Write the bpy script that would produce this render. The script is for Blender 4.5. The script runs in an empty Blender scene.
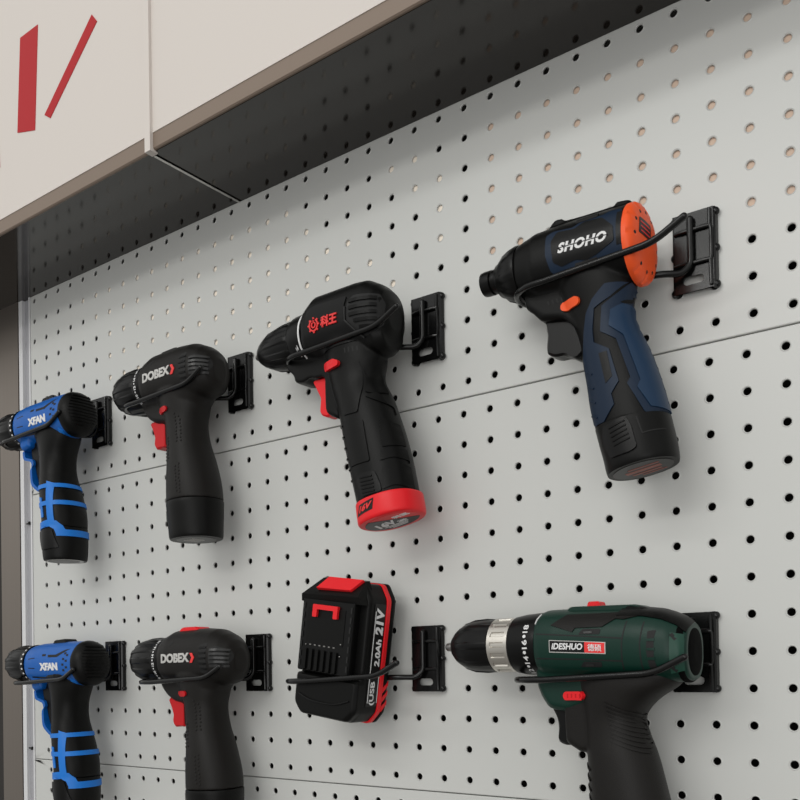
import bpy, bmesh, math, random
from mathutils import Vector, Matrix
from mathutils.bvhtree import BVHTree
from mathutils import geometry
random.seed(4)
PI = math.pi
ZW = 1.5            # height of the middle panel's reference hole row above the shop floor, metres

# ------------------------------------------------------------------ camera, light, exposure
scn = bpy.context.scene
cam_d = bpy.data.cameras.new('camera'); cam = bpy.data.objects.new('camera', cam_d)
scn.collection.objects.link(cam); scn.camera = cam
r0 = Vector((0.79962327, 0.60028758, -0.01604497))
r1 = Vector((-0.01992441, -0.00018285, -0.99980147))
r2 = Vector((-0.60017134, 0.79978421, 0.01181417))
cam.matrix_world = Matrix(((r0.x, -r1.x, -r2.x, 0.99897), (r0.y, -r1.y, -r2.y, -0.63447),
                           (r0.z, -r1.z, -r2.z, -0.10763 + ZW), (0, 0, 0, 1)))
cam_d.sensor_width = 36; cam_d.lens = 36 * 912.54 / 800
cam_d.shift_x = (400 - 392.2) / 800; cam_d.shift_y = (657.5 - 400) / 800
cam_d.clip_start = 0.01

w = bpy.data.worlds.new('world'); scn.world = w; w.use_nodes = True
# shop ambient graded by height as soft fill, strongest just above eye level
wn = w.node_tree; bg = wn.nodes['Background']; bg.inputs[1].default_value = 0.95
_tc = wn.nodes.new('ShaderNodeTexCoord'); _sx = wn.nodes.new('ShaderNodeSeparateXYZ'); _cr = wn.nodes.new('ShaderNodeValToRGB')
wn.links.new(_tc.outputs['Generated'], _sx.inputs[0]); wn.links.new(_sx.outputs['Z'], _cr.inputs[0]); wn.links.new(_cr.outputs[0], bg.inputs[0])
_e = _cr.color_ramp.elements; _e[0].position = 0.0; _e[0].color = (0.46, 0.46, 0.45, 1); _e[1].position = 0.75; _e[1].color = (0.80, 0.80, 0.78, 1)
_m = _e.new(0.16); _m.color = (0.95, 0.95, 0.925, 1); _m = _e.new(0.40); _m.color = (0.88, 0.88, 0.86, 1)

def area(name, loc, target, sx, sy, power, col=(1, 1, 1)):
    d = bpy.data.lights.new(name, 'AREA'); d.shape = 'RECTANGLE'; d.size = sx; d.size_y = sy
    d.energy = power; d.color = col
    o = bpy.data.objects.new(name, d); scn.collection.objects.link(o)
    o.location = loc
    o.rotation_euler = (Vector(target) - Vector(loc)).to_track_quat('-Z', 'Y').to_euler()
    return o
area('far_ceiling_lamp', (0.40, -2.5, ZW + 1.05), (0.5, 0, ZW), 1.8, 0.22, 10.5, (1, 0.985, 0.95))
area('near_ceiling_lamp', (0.40, -2.0, ZW + 1.40), (0.5, 0, ZW), 1.8, 0.22, 8, (0.99, 1.0, 0.97))
area('front_fill_light', (1.9, -3.0, ZW - 0.25), (0.4, 0, ZW + 0.1), 2.4, 1.3, 21, (1, 0.99, 0.98))  # added fill, not a real window: lightens the board under the canopy
scn.view_settings.view_transform = 'Standard'; scn.view_settings.look = 'None'
scn.view_settings.exposure = 0.0; scn.view_settings.gamma = 1; scn.view_settings.use_curve_mapping = False

# ------------------------------------------------------------------ materials
def mat(name, col, rough=0.5, metal=0.0, bump=0.0, bscale=900.0, vary=0.0, coat=0.0, spec=0.5, emis=None):
    m = bpy.data.materials.new(name); m.use_nodes = True
    nt = m.node_tree; b = nt.nodes['Principled BSDF']
    b.inputs['Base Color'].default_value = (*col, 1); b.inputs['Roughness'].default_value = rough
    b.inputs['Metallic'].default_value = metal; b.inputs['Specular IOR Level'].default_value = spec
    b.inputs['Coat Weight'].default_value = coat
    tc = nt.nodes.new('ShaderNodeTexCoord')
    if vary:
        n = nt.nodes.new('ShaderNodeTexNoise'); n.inputs['Scale'].default_value = 18; n.inputs['Detail'].default_value = 4
        nt.links.new(tc.outputs['Object'], n.inputs['Vector'])
        mx = nt.nodes.new('ShaderNodeMixRGB'); mx.inputs[1].default_value = (*[c * (1 - vary) for c in col], 1)
        mx.inputs[2].default_value = (*[min(1, c * (1 + vary)) for c in col], 1)
        nt.links.new(n.outputs['Fac'], mx.inputs[0]); nt.links.new(mx.outputs[0], b.inputs['Base Color'])
    if bump:
        n = nt.nodes.new('ShaderNodeTexNoise'); n.inputs['Scale'].default_value = bscale; n.inputs['Detail'].default_value = 2
        nt.links.new(tc.outputs['Object'], n.inputs['Vector'])
        bp = nt.nodes.new('ShaderNodeBump'); bp.inputs['Strength'].default_value = bump; bp.inputs['Distance'].default_value = 0.0004
        nt.links.new(n.outputs['Fac'], bp.inputs['Height']); nt.links.new(bp.outputs[0], b.inputs['Normal'])
    return m
def brushed(name, col, rough):
    m = mat(name, col, rough, 1.0); nt = m.node_tree; b = nt.nodes['Principled BSDF']
    tc = nt.nodes.new('ShaderNodeTexCoord'); mp = nt.nodes.new('ShaderNodeMapping'); mp.inputs['Scale'].default_value = (900, 900, 3)
    n = nt.nodes.new('ShaderNodeTexNoise'); n.inputs['Scale'].default_value = 1.0
    nt.links.new(tc.outputs['Object'], mp.inputs[0]); nt.links.new(mp.outputs[0], n.inputs['Vector'])
    mr = nt.nodes.new('ShaderNodeMapRange'); mr.inputs[3].default_value = rough * 0.8; mr.inputs[4].default_value = rough * 1.25
    nt.links.new(n.outputs['Fac'], mr.inputs[0]); nt.links.new(mr.outputs[0], b.inputs['Roughness'])
    return m
BOARD = mat('board_paint', (0.56, 0.565, 0.545), 0.36, 0, 0.06, 700, 0.01)
POSTW = mat('post_white_paint', (0.66, 0.66, 0.67), 0.35)
POSTG = mat('post_groove_shade', (0.36, 0.36, 0.38), 0.4)  # darker copy of the post white: groove shade put into the colour
STEEL = brushed('brushed_steel', (0.24, 0.21, 0.185), 0.42)
DARKW = mat('dark_wall_paint', (0.02, 0.017, 0.015), 0.8, vary=0.3)
CARD = mat('backing_card', (0.62, 0.47, 0.37), 0.85, vary=0.08)
CARDL = mat('lit_backing_card', (0.86, 0.77, 0.66), 0.85, vary=0.06)  # paler copy of the card: oblique light put into the colour
GLOSS = mat('dark_glossy_sheet', (0.016, 0.013, 0.011), 0.09, spec=0.5)
FASC = mat('white_fascia_sheet', (0.62, 0.57, 0.53), 0.45)
FRAME = mat('champagne_frame', (0.20, 0.15, 0.115), 0.5, 0.1)
CHROME = mat('chrome_trim', (0.75, 0.74, 0.72), 0.2, 1.0)
REDV = mat('red_vinyl', (0.40, 0.003, 0.008), 0.45, spec=0.25)
WIRE = mat('black_coated_steel', (0.003, 0.003, 0.003), 0.2, 0, 0.05, 500, spec=0.35)
BLK = mat('black_plastic', (0.0032, 0.0032, 0.003), 0.40, 0, 0.12, 1800, spec=0.15)
BLKG = mat('black_rubber_grip', (0.0085, 0.0075, 0.0067), 0.46, 0, 0.3, 1600, spec=0.2)
MATTE = mat('matte_black_rubber', (0.0022, 0.0022, 0.0022), 0.75, spec=0.05)
BLKS = mat('black_smooth_plastic', (0.0025, 0.0025, 0.0025), 0.32, spec=0.2)
GROOVE = mat('recess_shade_black', (0.002, 0.002, 0.002), 0.7)  # black patches laid on the shells: shade inside vents and slots painted
NAVY = mat('navy_plastic', (0.006, 0.016, 0.036), 0.42, 0, 0.1, 1800, spec=0.22)
NAVYL = mat('navy_rubber', (0.0075, 0.028, 0.066), 0.42, 0, 0.15, 1800, spec=0.3)
ORANGE = mat('orange_plastic', (0.86, 0.095, 0.018), 0.42, spec=0.3)
RED = mat('red_plastic', (0.50, 0.006, 0.010), 0.4, spec=0.25)
REDB = mat('bright_red_plastic', (0.74, 0.012, 0.018), 0.38, spec=0.3)
BLUE = mat('blue_plastic', (0.002, 0.098, 0.40), 0.4, spec=0.3)
BLUEL = mat('blue_rubber_stripe', (0.010, 0.17, 0.60), 0.42, spec=0.3)
GREEN = mat('dark_green_plastic', (0.0035, 0.026, 0.0175), 0.38, 0, 0.08, 1800, spec=0.25)
GREENL = mat('green_vent_plastic', (0.010, 0.050, 0.033), 0.4, spec=0.3)
SILV = mat('brushed_silver', (0.62, 0.59, 0.54), 0.28, 0.9)
STL = mat('tool_steel', (0.30, 0.29, 0.28), 0.3, 1.0)
WHITE = mat('white_print', (0.72, 0.72, 0.72), 0.5)
REDP = mat('red_print', (0.75, 0.03, 0.03), 0.5)
SILP = mat('silver_print', (0.55, 0.54, 0.52), 0.4, 0.3)
GREYD = mat('dark_grey_vent_plastic', (0.018, 0.018, 0.018), 0.3, spec=0.4)
LABELK = mat('black_label', (0.004, 0.004, 0.004), 0.35, spec=0.3)
LABELR = mat('worn_red_label', (0.28, 0.07, 0.045), 0.45, vary=0.4)

# ------------------------------------------------------------------ mesh helpers (all lengths in millimetres)
S = 0.001
class Geo:
    def __init__(s): s.v = []; s.f = []
    def add(s, vs, fs):
        n = len(s.v); s.v += [tuple(v) for v in vs]; s.f += [tuple(i + n for i in f) for f in fs]; return s
    def box(s, x0, x1, y0, y1, z0, z1):
        return s.add([(x, y, z) for x in (x0, x1) for y in (y0, y1) for z in (z0, z1)],
                     [(0, 1, 3, 2), (4, 6, 7, 5), (0, 4, 5, 1), (2, 3, 7, 6), (0, 2, 6, 4), (1, 5, 7, 3)])
    def rings(s, rs, cap=True):
        n = len(rs[0]); vs = [p for r in rs for p in r]; fs = []
        for i in range(len(rs) - 1):
            for j in range(n):
                k = (j + 1) % n
                fs.append((i * n + j, i * n + k, (i + 1) * n + k, (i + 1) * n + j))
        if cap: fs.append(tuple(range(n))[::-1]); fs.append(tuple((len(rs) - 1) * n + j for j in range(n)))
        return s.add(vs, fs)
    def lathe(s, prof, zc=0.0, yc=0.0, n=64, flute=None, zs=1.0, ys=1.0):
        rs = []
        for x, r in prof:
            ring = []
            for j in range(n):
                a = 2 * PI * j / n; q = r * (flute(a, x) if flute else 1)
                ring.append((x, yc + q * ys * math.cos(a), zc + q * zs * math.sin(a)))
            rs.append(ring)
        return s.rings(rs)
    def bodyloft(s, secs, n=64, e=2.3):
        rs = []
        for x, zc, rz, ry in secs:
            rs.append([(x, ry * sgnp(math.cos(2 * PI * j / n), 2 / e), zc + rz * sgnp(math.sin(2 * PI * j / n), 2 / e)) for j in range(n)])
        return s.rings(rs)
    def handle(s, secs, n=56, e=2.2, sub=4, grow=0.0):
        sm = spline(secs, sub)
        rs = []
        for fx, fz, bx, bz, b in sm:
            cx, cz = (fx + bx) / 2, (fz + bz) / 2; hx, hz = (bx - fx) / 2, (bz - fz) / 2
            L = math.hypot(hx, hz); k = (L + grow) / L
            rs.append([(cx + hx * k * sgnp(math.cos(2 * PI * j / n), 2 / e), (b + grow) * sgnp(math.sin(2 * PI * j / n), 2 / e),
                        cz + hz * k * sgnp(math.cos(2 * PI * j / n), 2 / e)) for j in range(n)])
        return s.rings(rs)
    def prism(s, poly, y0, y1, bev=1.0):
        # polygon in (x, z), extruded in y with a bevelled rim
        n = len(poly); cx = sum(p[0] for p in poly) / n; cz = sum(p[1] for p in poly) / n
        def ins(d):
            out = []
            for x, z in poly:
                L = math.hypot(x - cx, z - cz) or 1; k = max(0.1, (L - d) / L); out.append((cx + (x - cx) * k, cz + (z - cz) * k))
            return out
        i = ins(bev); sg = 1 if y1 > y0 else -1
        rs = [[(x, y0, z) for x, z in i], [(x, y0 + sg * bev, z) for x, z in poly], [(x, y1 - sg * bev, z) for x, z in poly], [(x, y1, z) for x, z in i]]
        return s.rings(rs)
    def tube(s, pts, r, n=14, closed=False):
        P = [Vector(p) for p in pts]; rs = []; up = None
        for i, p in enumerate(P):
            t = (P[min(i + 1, len(P) - 1)] - P[max(i - 1, 0)]).normalized()
            if up is None:
                up = Vector((0, 0, 1)) if abs(t.z) < 0.9 else Vector((1, 0, 0))
            up = (up - t * up.dot(t)).normalized(); sd = t.cross(up)
            rs.append([tuple(p + (up * math.cos(2 * PI * j / n) + sd * math.sin(2 * PI * j / n)) * r) for j in range(n)])
        return s.rings(rs)
    def ball(s, c, r, n=12, sx=1, sy=1, sz=1):
        rs = []
        for i in range(1, 8):
            a = PI * i / 8 - PI / 2
            rs.append([(c[0] + sx * r * math.cos(a) * math.cos(2 * PI * j / n), c[1] + sy * r * math.cos(a) * math.sin(2 * PI * j / n), c[2] + sz * r * math.sin(a)) for j in range(n)])
        return s.rings(rs)
    def mesh(s, name, fix=True):
        me = bpy.data.meshes.new(name)
        me.from_pydata([(a * S, b * S, c * S) for a, b, c in s.v], [], s.f)
        if fix:
            bm = bmesh.new(); bm.from_mesh(me); bmesh.ops.recalc_face_normals(bm, faces=bm.faces); bm.to_mesh(me); bm.free()
        return me
    def build(s, name, m, parent=None, angle=35, fix=True, loc=None):
        me = s.mesh(name, fix); me.materials.append(m)
        me.shade_smooth() if hasattr(me, 'shade_smooth') else None
        me.polygons.foreach_set('use_smooth', [True] * len(me.polygons))
        me.set_sharp_from_angle(angle=math.radians(angle))
        o = bpy.data.objects.new(name, me); scn.collection.objects.link(o)
        if parent: o.parent = parent
        if loc: o.location = loc
        return o
def sgnp(v, e): return math.copysign(abs(v) ** e, v)
def spline(secs, sub):
    out = []
    n = len(secs)
    for i in range(n - 1):
        p0, p1, p2, p3 = secs[max(i - 1, 0)], secs[i], secs[i + 1], secs[min(i + 2, n - 1)]
        for k in range(sub):
            t = k / sub
            out.append(tuple(0.5 * (2 * b + (c - a) * t + (2 * a - 5 * b + 4 * c - d) * t * t + (3 * b - a - 3 * c + d) * t ** 3) for a, b, c, d in zip(p0, p1, p2, p3)))
    out.append(tuple(secs[-1])); return out
def smooth_path(pts, sub=6):
    return spline([tuple(p) for p in pts], sub)
def fillet(pts, rad, k=6):
    P = [Vector(p) for p in pts]; out = [P[0]]
    for i in range(1, len(P) - 1):
        a, b, c = P[i - 1], P[i], P[i + 1]
        d = min(rad, (a - b).length * 0.49, (c - b).length * 0.49)
        p, q = b + (a - b).normalized() * d, b + (c - b).normalized() * d
        for j in range(k + 1):
            t = j / k; out.append(p * (1 - t) ** 2 + b * 2 * t * (1 - t) + q * t * t)
    out.append(P[-1]); return [tuple(v) for v in out]
def fuse(geos, name, m, parent, voxel=1.1, smooth=5):
    # one continuous moulded shell from overlapping volumes
    me = bpy.data.meshes.new('tmp'); vs = []; fs = []
    for g in geos:
        t = g.mesh('t'); n = len(vs)
        vs += [tuple(v.co) for v in t.vertices]; fs += [tuple(i + n for i in p.vertices) for p in t.polygons]
    me.from_pydata(vs, [], fs)
    o = bpy.data.objects.new('tmp', me); scn.collection.objects.link(o)
    r = o.modifiers.new('r', 'REMESH'); r.mode = 'VOXEL'; r.voxel_size = voxel * S
    s = o.modifiers.new('s', 'SMOOTH'); s.iterations = smooth; s.factor = 0.6
    dg = bpy.context.evaluated_depsgraph_get()
    nm = bpy.data.meshes.new_from_object(o.evaluated_get(dg)); nm.name = name
    bpy.data.objects.remove(o)
    nm.materials.clear(); nm.materials.append(m)
    nm.polygons.foreach_set('use_smooth', [True] * len(nm.polygons))
    q = bpy.data.objects.new(name, nm); scn.collection.objects.link(q); q.parent = parent
    return q
def bvh_of(objs):
    vs = []; fs = []
    for o in objs:
        n = len(vs); vs += [v.co / S for v in o.data.vertices]; fs += [tuple(i + n for i in p.vertices) for p in o.data.polygons]
    return BVHTree.FromPolygons(vs, fs)
# projection frames: (u, v) in the drawing -> start point and direction of the ray
FR = {'side': (lambda u, v: Vector((u, -200, v)), Vector((0, 1, 0))),
      'quarter': (lambda u, v: Vector((u + 84.5, -181.3, v)), Vector((-0.4226, 0.9063, 0))),
      'rear': (lambda u, v: Vector((300, u, v)), Vector((-1, 0, 0))),
      'top': (lambda u, v: Vector((u, v, 300)), Vector((0, 0, -1))),
      'base': (lambda u, v: Vector((u, v, -400)), Vector((0, 0, 1)))}
def dens(poly, step):
    out = []
    for i, a in enumerate(poly):
        b = poly[(i + 1) % len(poly)]; n = max(1, int(math.hypot(b[0] - a[0], b[1] - a[1]) / step))
        for k in range(n): out.append((a[0] + (b[0] - a[0]) * k / n, a[1] + (b[1] - a[1]) * k / n))
    return out
def round_poly(poly, r, k=4):
    P = [Vector((p[0], 0, p[1])) for p in poly]; out = []
    n = len(P)
    for i in range(n):
        a, b, c = P[i - 1], P[i], P[(i + 1) % n]; d = min(r, (a - b).length * 0.45, (c - b).length * 0.45)
        p, q = b + (a - b).normalized() * d, b + (c - b).normalized() * d
        for j in range(k + 1):
            t = j / k; v = p * (1 - t) ** 2 + b * 2 * t * (1 - t) + q * t * t; out.append((v.x, v.z))
    return out
def drape(G, poly, bvh, th=0.6, frame='side', step=2.5, deep=0.8):
    st, d = FR[frame]
    poly = dens(poly, step)
    us = [p[0] for p in poly]; vs_ = [p[1] for p in poly]
    pts = [Vector(p) for p in poly]; nb = len(pts)
    def inside(x, y):
        c = False; j = nb - 1
        for i in range(nb):
            a, b = pts[i], pts[j]
            if (a.y > y) != (b.y > y) and x < (b.x - a.x) * (y - a.y) / (b.y - a.y) + a.x: c = not c
            j = i
        return c
    x = min(us) + step * 0.5
    while x < max(us):
        y = min(vs_) + step * 0.5
        while y < max(vs_):
            if inside(x, y) and min((Vector((x, y)) - p).length for p in pts) > step * 0.45: pts.append(Vector((x, y)))
            y += step
        x += step
    r = geometry.delaunay_2d_cdt(pts, [(i, (i + 1) % nb) for i in range(nb)], [], 1, 1e-4)
    V, Fc = r[0], r[2]
    top = []; bot = []
    for p in V:
        h, nrm, i, dist = bvh.ray_cast(st(p.x, p.y), d)
        if h is None:
            q = st(p.x, p.y); q = q + d * (-q.dot(d)) if frame != 'base' else q + d * 230
            h, nrm, i, dist = bvh.find_nearest(q)
            if h is None or dist > 14: top.append(None); bot.append(None); continue
            top.append(h + nrm * th); bot.append(h - nrm * deep); continue
        if nrm.dot(d) > 0: nrm = -nrm
        if abs(nrm.dot(d)) < 0.22: nrm = (nrm - d * 0.3).normalized()
        top.append(h + nrm * th); bot.append(h - nrm * deep)
    idx = {}; gv = []; gf = []
    for i, t in enumerate(top):
        if t is not None: idx[i] = len(gv); gv += [t, bot[i]]
    edge = {}
    for f in Fc:
        if any(i not in idx for i in f): continue
        c = [top[i] for i in f]
        if max((c[i] - c[i - 1]).length for i in range(len(c))) > step * 5: continue
        gf.append(tuple(idx[i] for i in f))
        for i in range(len(f)):
            a, b = f[i], f[(i + 1) % len(f)]
            if (b, a) in edge: del edge[(b, a)]
            else: edge[(a, b)] = 1
    for a, b in edge: gf.append((idx[b], idx[a], idx[a] + 1, idx[b] + 1))
    G.add(gv, gf); return G
def strip(pts, wd):
    # a drawn line of width wd as a polygon
    L = []; R_ = []
    for i, p in enumerate(pts):
        a = pts[max(i - 1, 0)]; b = pts[min(i + 1, len(pts) - 1)]
        dx, dy = b[0] - a[0], b[1] - a[1]; l = math.hypot(dx, dy) or 1; nx, ny = -dy / l * wd / 2, dx / l * wd / 2
        L.append((p[0] + nx, p[1] + ny)); R_.append((p[0] - nx, p[1] - ny))
    return L + R_[::-1]
def glyphs(text, bold=0.02, shear=0.0, space=1.0):
    c = bpy.data.curves.new('t', 'FONT'); c.body = text; c.size = 1; c.offset = bold; c.shear = shear; c.space_character = space
    c.resolution_u = 3
    o = bpy.data.objects.new('t', c); scn.collection.objects.link(o)
    dg = bpy.context.evaluated_depsgraph_get(); me = bpy.data.meshes.new_from_object(o.evaluated_get(dg))
    vs = [(v.co.x, v.co.y) for v in me.vertices]; fs = [tuple(p.vertices) for p in me.polygons]
    bpy.data.objects.remove(o); return vs, fs
def lettering(G, text, quad, bvh, th=1.0, frame='side', bold=0.02, shear=0.0, space=1.0, mirror=False):
    # quad: bottom-left, bottom-right, top-left of the text block in (u, v)
    vs, fs = glyphs(text, bold, shear, space)
    x0 = min(v[0] for v in vs); x1 = max(v[0] for v in vs); y0 = min(v[1] for v in vs); y1 = max(v[1] for v in vs)
    st, d = FR[frame]; bl, br, tl = quad; out = []
    for x, y in vs:
        s, t = (x - x0) / (x1 - x0), (y - y0) / (y1 - y0)
        u = bl[0] + (br[0] - bl[0]) * s + (tl[0] - bl[0]) * t; v = bl[1] + (br[1] - bl[1]) * s + (tl[1] - bl[1]) * t
        h, nrm, i, dist = bvh.ray_cast(st(u, v), d)
        if h is None: h = st(u, v) + d * 174
        out.append(h - d * th)
    n = len(out)
    back = [p + d * (th + 0.3) for p in out]
    ec = {}
    for f in fs:
        for i in range(len(f)):
            a, b = f[i], f[(i + 1) % len(f)]
            if (b, a) in ec: del ec[(b, a)]
            else: ec[(a, b)] = 1
    G.add(out + back, fs + [(b, a, a + n, b + n) for a, b in ec]); return G
def thing(name, label, cat, loc, group=None, rot=(0, 0, 0)):
    o = bpy.data.objects.new(name, None); scn.collection.objects.link(o)
    o.empty_display_size = 0.02; o.location = loc; o.rotation_euler = rot
    o['label'] = label; o['category'] = cat
    if group: o['group'] = group
    return o
def tag(o, label, cat, group=None):
    o['label'] = label; o['category'] = cat
    if group: o['group'] = group
    return o
def structure(o): o['kind'] = 'structure'; return o
def wall_pos(x, d, z): return (x * S, -d * S, z * S + ZW)
def copy_thing(root, loc, label):
    r = root.copy(); scn.collection.objects.link(r); r.location = loc; r['label'] = label
    for ch in list(root.children):
        c = ch.copy(); scn.collection.objects.link(c); c.parent = r
        for g in list(ch.children):
            d = g.copy(); scn.collection.objects.link(d); d.parent = c
    return r
def circ(x, z, r, n=20): return [(x + r * math.cos(2 * PI * i / n), z + r * math.sin(2 * PI * i / n)) for i in range(n)]
def rect(x0, x1, z0, z1): return [(x0, z0), (x1, z0), (x1, z1), (x0, z1)]

# ------------------------------------------------------------------ the setting
def W(g): return g
structure(Geo().box(-1500, 2600, 60, 90, -1500, 1400).build('wall_back', DARKW, loc=(0, 0, ZW)))
structure(Geo().box(-1500, 2600, -3600, 90, -1540, -1500).build('floor', mat('shop_floor', (0.25, 0.24, 0.23), 0.4, vary=0.1), loc=(0, 0, ZW)))

def perforated(name, label, x0, x1, z0, z1, hx, hz, cols, rows):
    # sheet steel with real punched holes, each with a rolled rim and a wall, and flanges bent back
    g = Geo(); r = 2.7; n = 24; T = 1.3
    for i in cols:
        for j in rows:
            cx, cz = hx + 25 * i, hz + 25 * j
            xa, xb = cx - 12.5, cx + 12.5; za, zb = cz - 12.5, cz + 12.5
            if i == cols[0]: xa = x0
            if i == cols[-1]: xb = x1
            if j == rows[0]: za = z0
            if j == rows[-1]: zb = z1
            sq = []; a0 = []; al = []; a1 = []; a2 = []; a3 = []
            for k in range(n):
                a = 2 * PI * (k + 0.5) / n; c, s = math.cos(a), math.sin(a)
                m_ = max(abs(c), abs(s)); u, v = c / m_, s / m_
                if k % 6 == 2: u = math.copysign(1, c); v = math.copysign(1, s)
                sq.append((cx + (u * (xb - cx) if u > 0 else u * (cx - xa)), 0, cz + (v * (zb - cz) if v > 0 else v * (cz - za))))
                a0.append((cx + (r + 1.1) * c, 0, cz + (r + 1.1) * s)); al.append((cx + (r + 0.6) * c, -0.3, cz + (r + 0.6) * s))
                a1.append((cx + (r + 0.15) * c, 0.02, cz + (r + 0.15) * s))
                a2.append((cx + r * c, 0.4, cz + r * s)); a3.append((cx + r * c, T, cz + r * s))
            fs = []
            for q in range(5):
                for k in range(n):
                    l = (k + 1) % n; fs.append((q * n + k, (q + 1) * n + k, (q + 1) * n + l, q * n + l))
            g.add(sq + a0 + al + a1 + a2 + a3, fs)
    # rounded flanges at top and bottom
    for zz, sg in ((z0, -1), (z1, 1)):
        prof = [(0, 0), (0.25, 0.5), (0.9, 0.8), (16, 0.8)]
        g.add([(x, y, zz + sg * dz) for y, dz in prof for x in (x0, x1)], [(2 * k, 2 * k + 1, 2 * k + 3, 2 * k + 2) for k in range(3)])
    o = g.build(name, BOARD, angle=12, fix=False, loc=(0, 0, ZW))
    bm = bmesh.new(); bm.from_mesh(o.data); bmesh.ops.remove_doubles(bm, verts=bm.verts, dist=1e-5)
    bmesh.ops.recalc_face_normals(bm, faces=bm.faces)
    if sum(f.normal.y * f.calc_area() for f in bm.faces) > 0: bmesh.ops.reverse_faces(bm, faces=bm.faces)
    bm.to_mesh(o.data); bm.free()
    o.data.polygons.foreach_set('use_smooth', [True] * len(o.data.polygons)); o.data.set_sharp_from_angle(angle=math.radians(12))
    return tag(o, label, 'pegboard', 'pegboard panels of the display wall')
perforated('pegboard_panel', 'light grey pegboard panel at the top, directly under the dark glossy canopy', -28, 1150, 114.6, 358, 5.1, 126.6, list(range(-1, 45)), list(range(0, 10)))
perforated('pegboard_panel', 'light grey pegboard panel in the middle between the two horizontal seams', -28, 1150, -210.7, 112.2, 0, 0, list(range(0, 45)), list(range(-8, 5)))
perforated('pegboard_panel', 'light grey pegboard panel at the bottom, below the lower seam', -28, 1150, -530, -213.0, 5.0, -223.6, list(range(0, 45)), list(range(-12, 1)))

# cards stuck behind parts of the upper panel, seen through its holes
def card(poly, m, label, y=1.7):
    g = Geo(); g.prism(poly, y, y + 2.2, 0.3)
    tag(g.build('backing_card', m, loc=(0, 0, ZW)), label, 'card', 'cards behind the upper pegboard')
card([(68, 340), (92, 300), (117, 276), (117, 190), (545, 190), (542, 226), (517, 251), (487, 276), (442, 301), (417, 326), (412, 340)], CARDL, 'cream card with painted-in light behind the left part of the upper pegboard, seen through its holes')
card([(518, 340), (521, 326), (546, 301), (567, 276), (572, 240), (593, 240), (590, 276), (583, 301), (568, 326), (566, 340)], CARDL, 'narrow cream strip of card with painted-in light behind the middle of the upper pegboard')
card([(620, 340), (620, 215), (655, 212), (655, 190), (1140, 190), (1140, 340)], CARD, 'tan card behind the right part of the upper pegboard, above the orange and navy driver')

# uprights at the left end
g = Geo(); g.box(-53, -45, -1, 20, -1500, 420); g.box(-31, -28.3, -1, 20, -1500, 420)
post = tag(g.build('shelf_upright', POSTW, loc=(0, 0, ZW)), 'white painted metal upright along the left edge of the pegboard', 'upright')
Geo().box(-45.2, -30.8, 3, 19, -1500, 420).build('groove', POSTG, post)
cl = Geo()
tag(Geo().box(-97, -54, -2, 30, -1500, 420).build('steel_column', STEEL, loc=(0, 0, ZW)), 'brushed steel column left of the white upright', 'column')
for zz, lb in ((79, 'small black clip on the white upright beside the upper blue drill grip'), (-199, 'small black clip on the white upright beside the lower blue drill grip')):
    c = Geo(); c.box(-42, -29, -0.5, 3.2, zz - 0.9, zz + 0.9); c.ball((-33, -1.5, zz), 2.2)
    tag(c.build('clip', WIRE, loc=(0, 0, ZW)), lb, 'clip', 'clips on the white upright')

# canopy with the lit sign box above the board
can = thing('sign_canopy', 'long sign canopy with white fascia and dark glossy underside above the pegboard', 'canopy', (0, -0.06, ZW + 0.3585))
def cbox(x0, x1, y0, y1, z0, z1): return Geo().box(x0, x1, y0 + 60, y1 + 60, z0 - 358.5, z1 - 358.5)
cbox(-400, 343, -108, 8, 358.5, 361).build('underside_sheet', GLOSS, can)
cbox(345.5, 1200, -108, 8, 358.5, 361).build('underside_sheet', GLOSS, can)
tr = Geo(); tr.box(-0, 0.9, -45, 60, -1.2, 0.4); tr.box(1.6, 2.5, -45, 60, -1.2, 0.4); tr.box(0.9, 1.6, -45, 60, -0.4, 0.4)
o = tr.build('chrome_trim', CHROME, can); o.location = (0.3416, 0, 0)
def fasc(x0, x1, dz, name):
    # front sheet and its sloping lower lip
    g = Geo(); ys = -111 + 60; z = 0 + dz
    g.add([(x, y, zz) for x in (x0, x1) for y, zz in ((ys + 3, z), (ys + 1.2, z), (ys, z + 1), (ys, z + 14.5), (ys + 3, z + 14.5))],
          [(i, (i + 1) % 5, (i + 1) % 5 + 5, i + 5) for i in range(5)] + [(0, 1, 2, 3, 4), (9, 8, 7, 6, 5)])
    g.build('bottom_rail', FRAME, can, 25)
    Geo().box(x0, x1, ys - 0.6, ys + 2.5, z + 14.5, 330).build('fascia_sheet', FASC, can)
fasc(-400, 341, 0, 'left'); fasc(348.5, 1200, 0.6, 'right')
Geo().box(341, 348.5, -54.5, -46, -1.5, 330).build('divider', FASC, can)
Geo().box(-400, 1200, -50, 68, 328, 332).build('top_sheet', FASC, can)
rg = Geo()
for poly in ([(72, 70), (99, 70), (92.5, 175), (66, 175)], [(133, 94), (165, 85), (172, 190), (140, 190)], [(182, 94), (192, 87), (270, 150), (262, 160)]):
    rg.prism(poly, -52.1, -51.4, 0.02)
rg.build('red_lettering', REDV, can)

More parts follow.
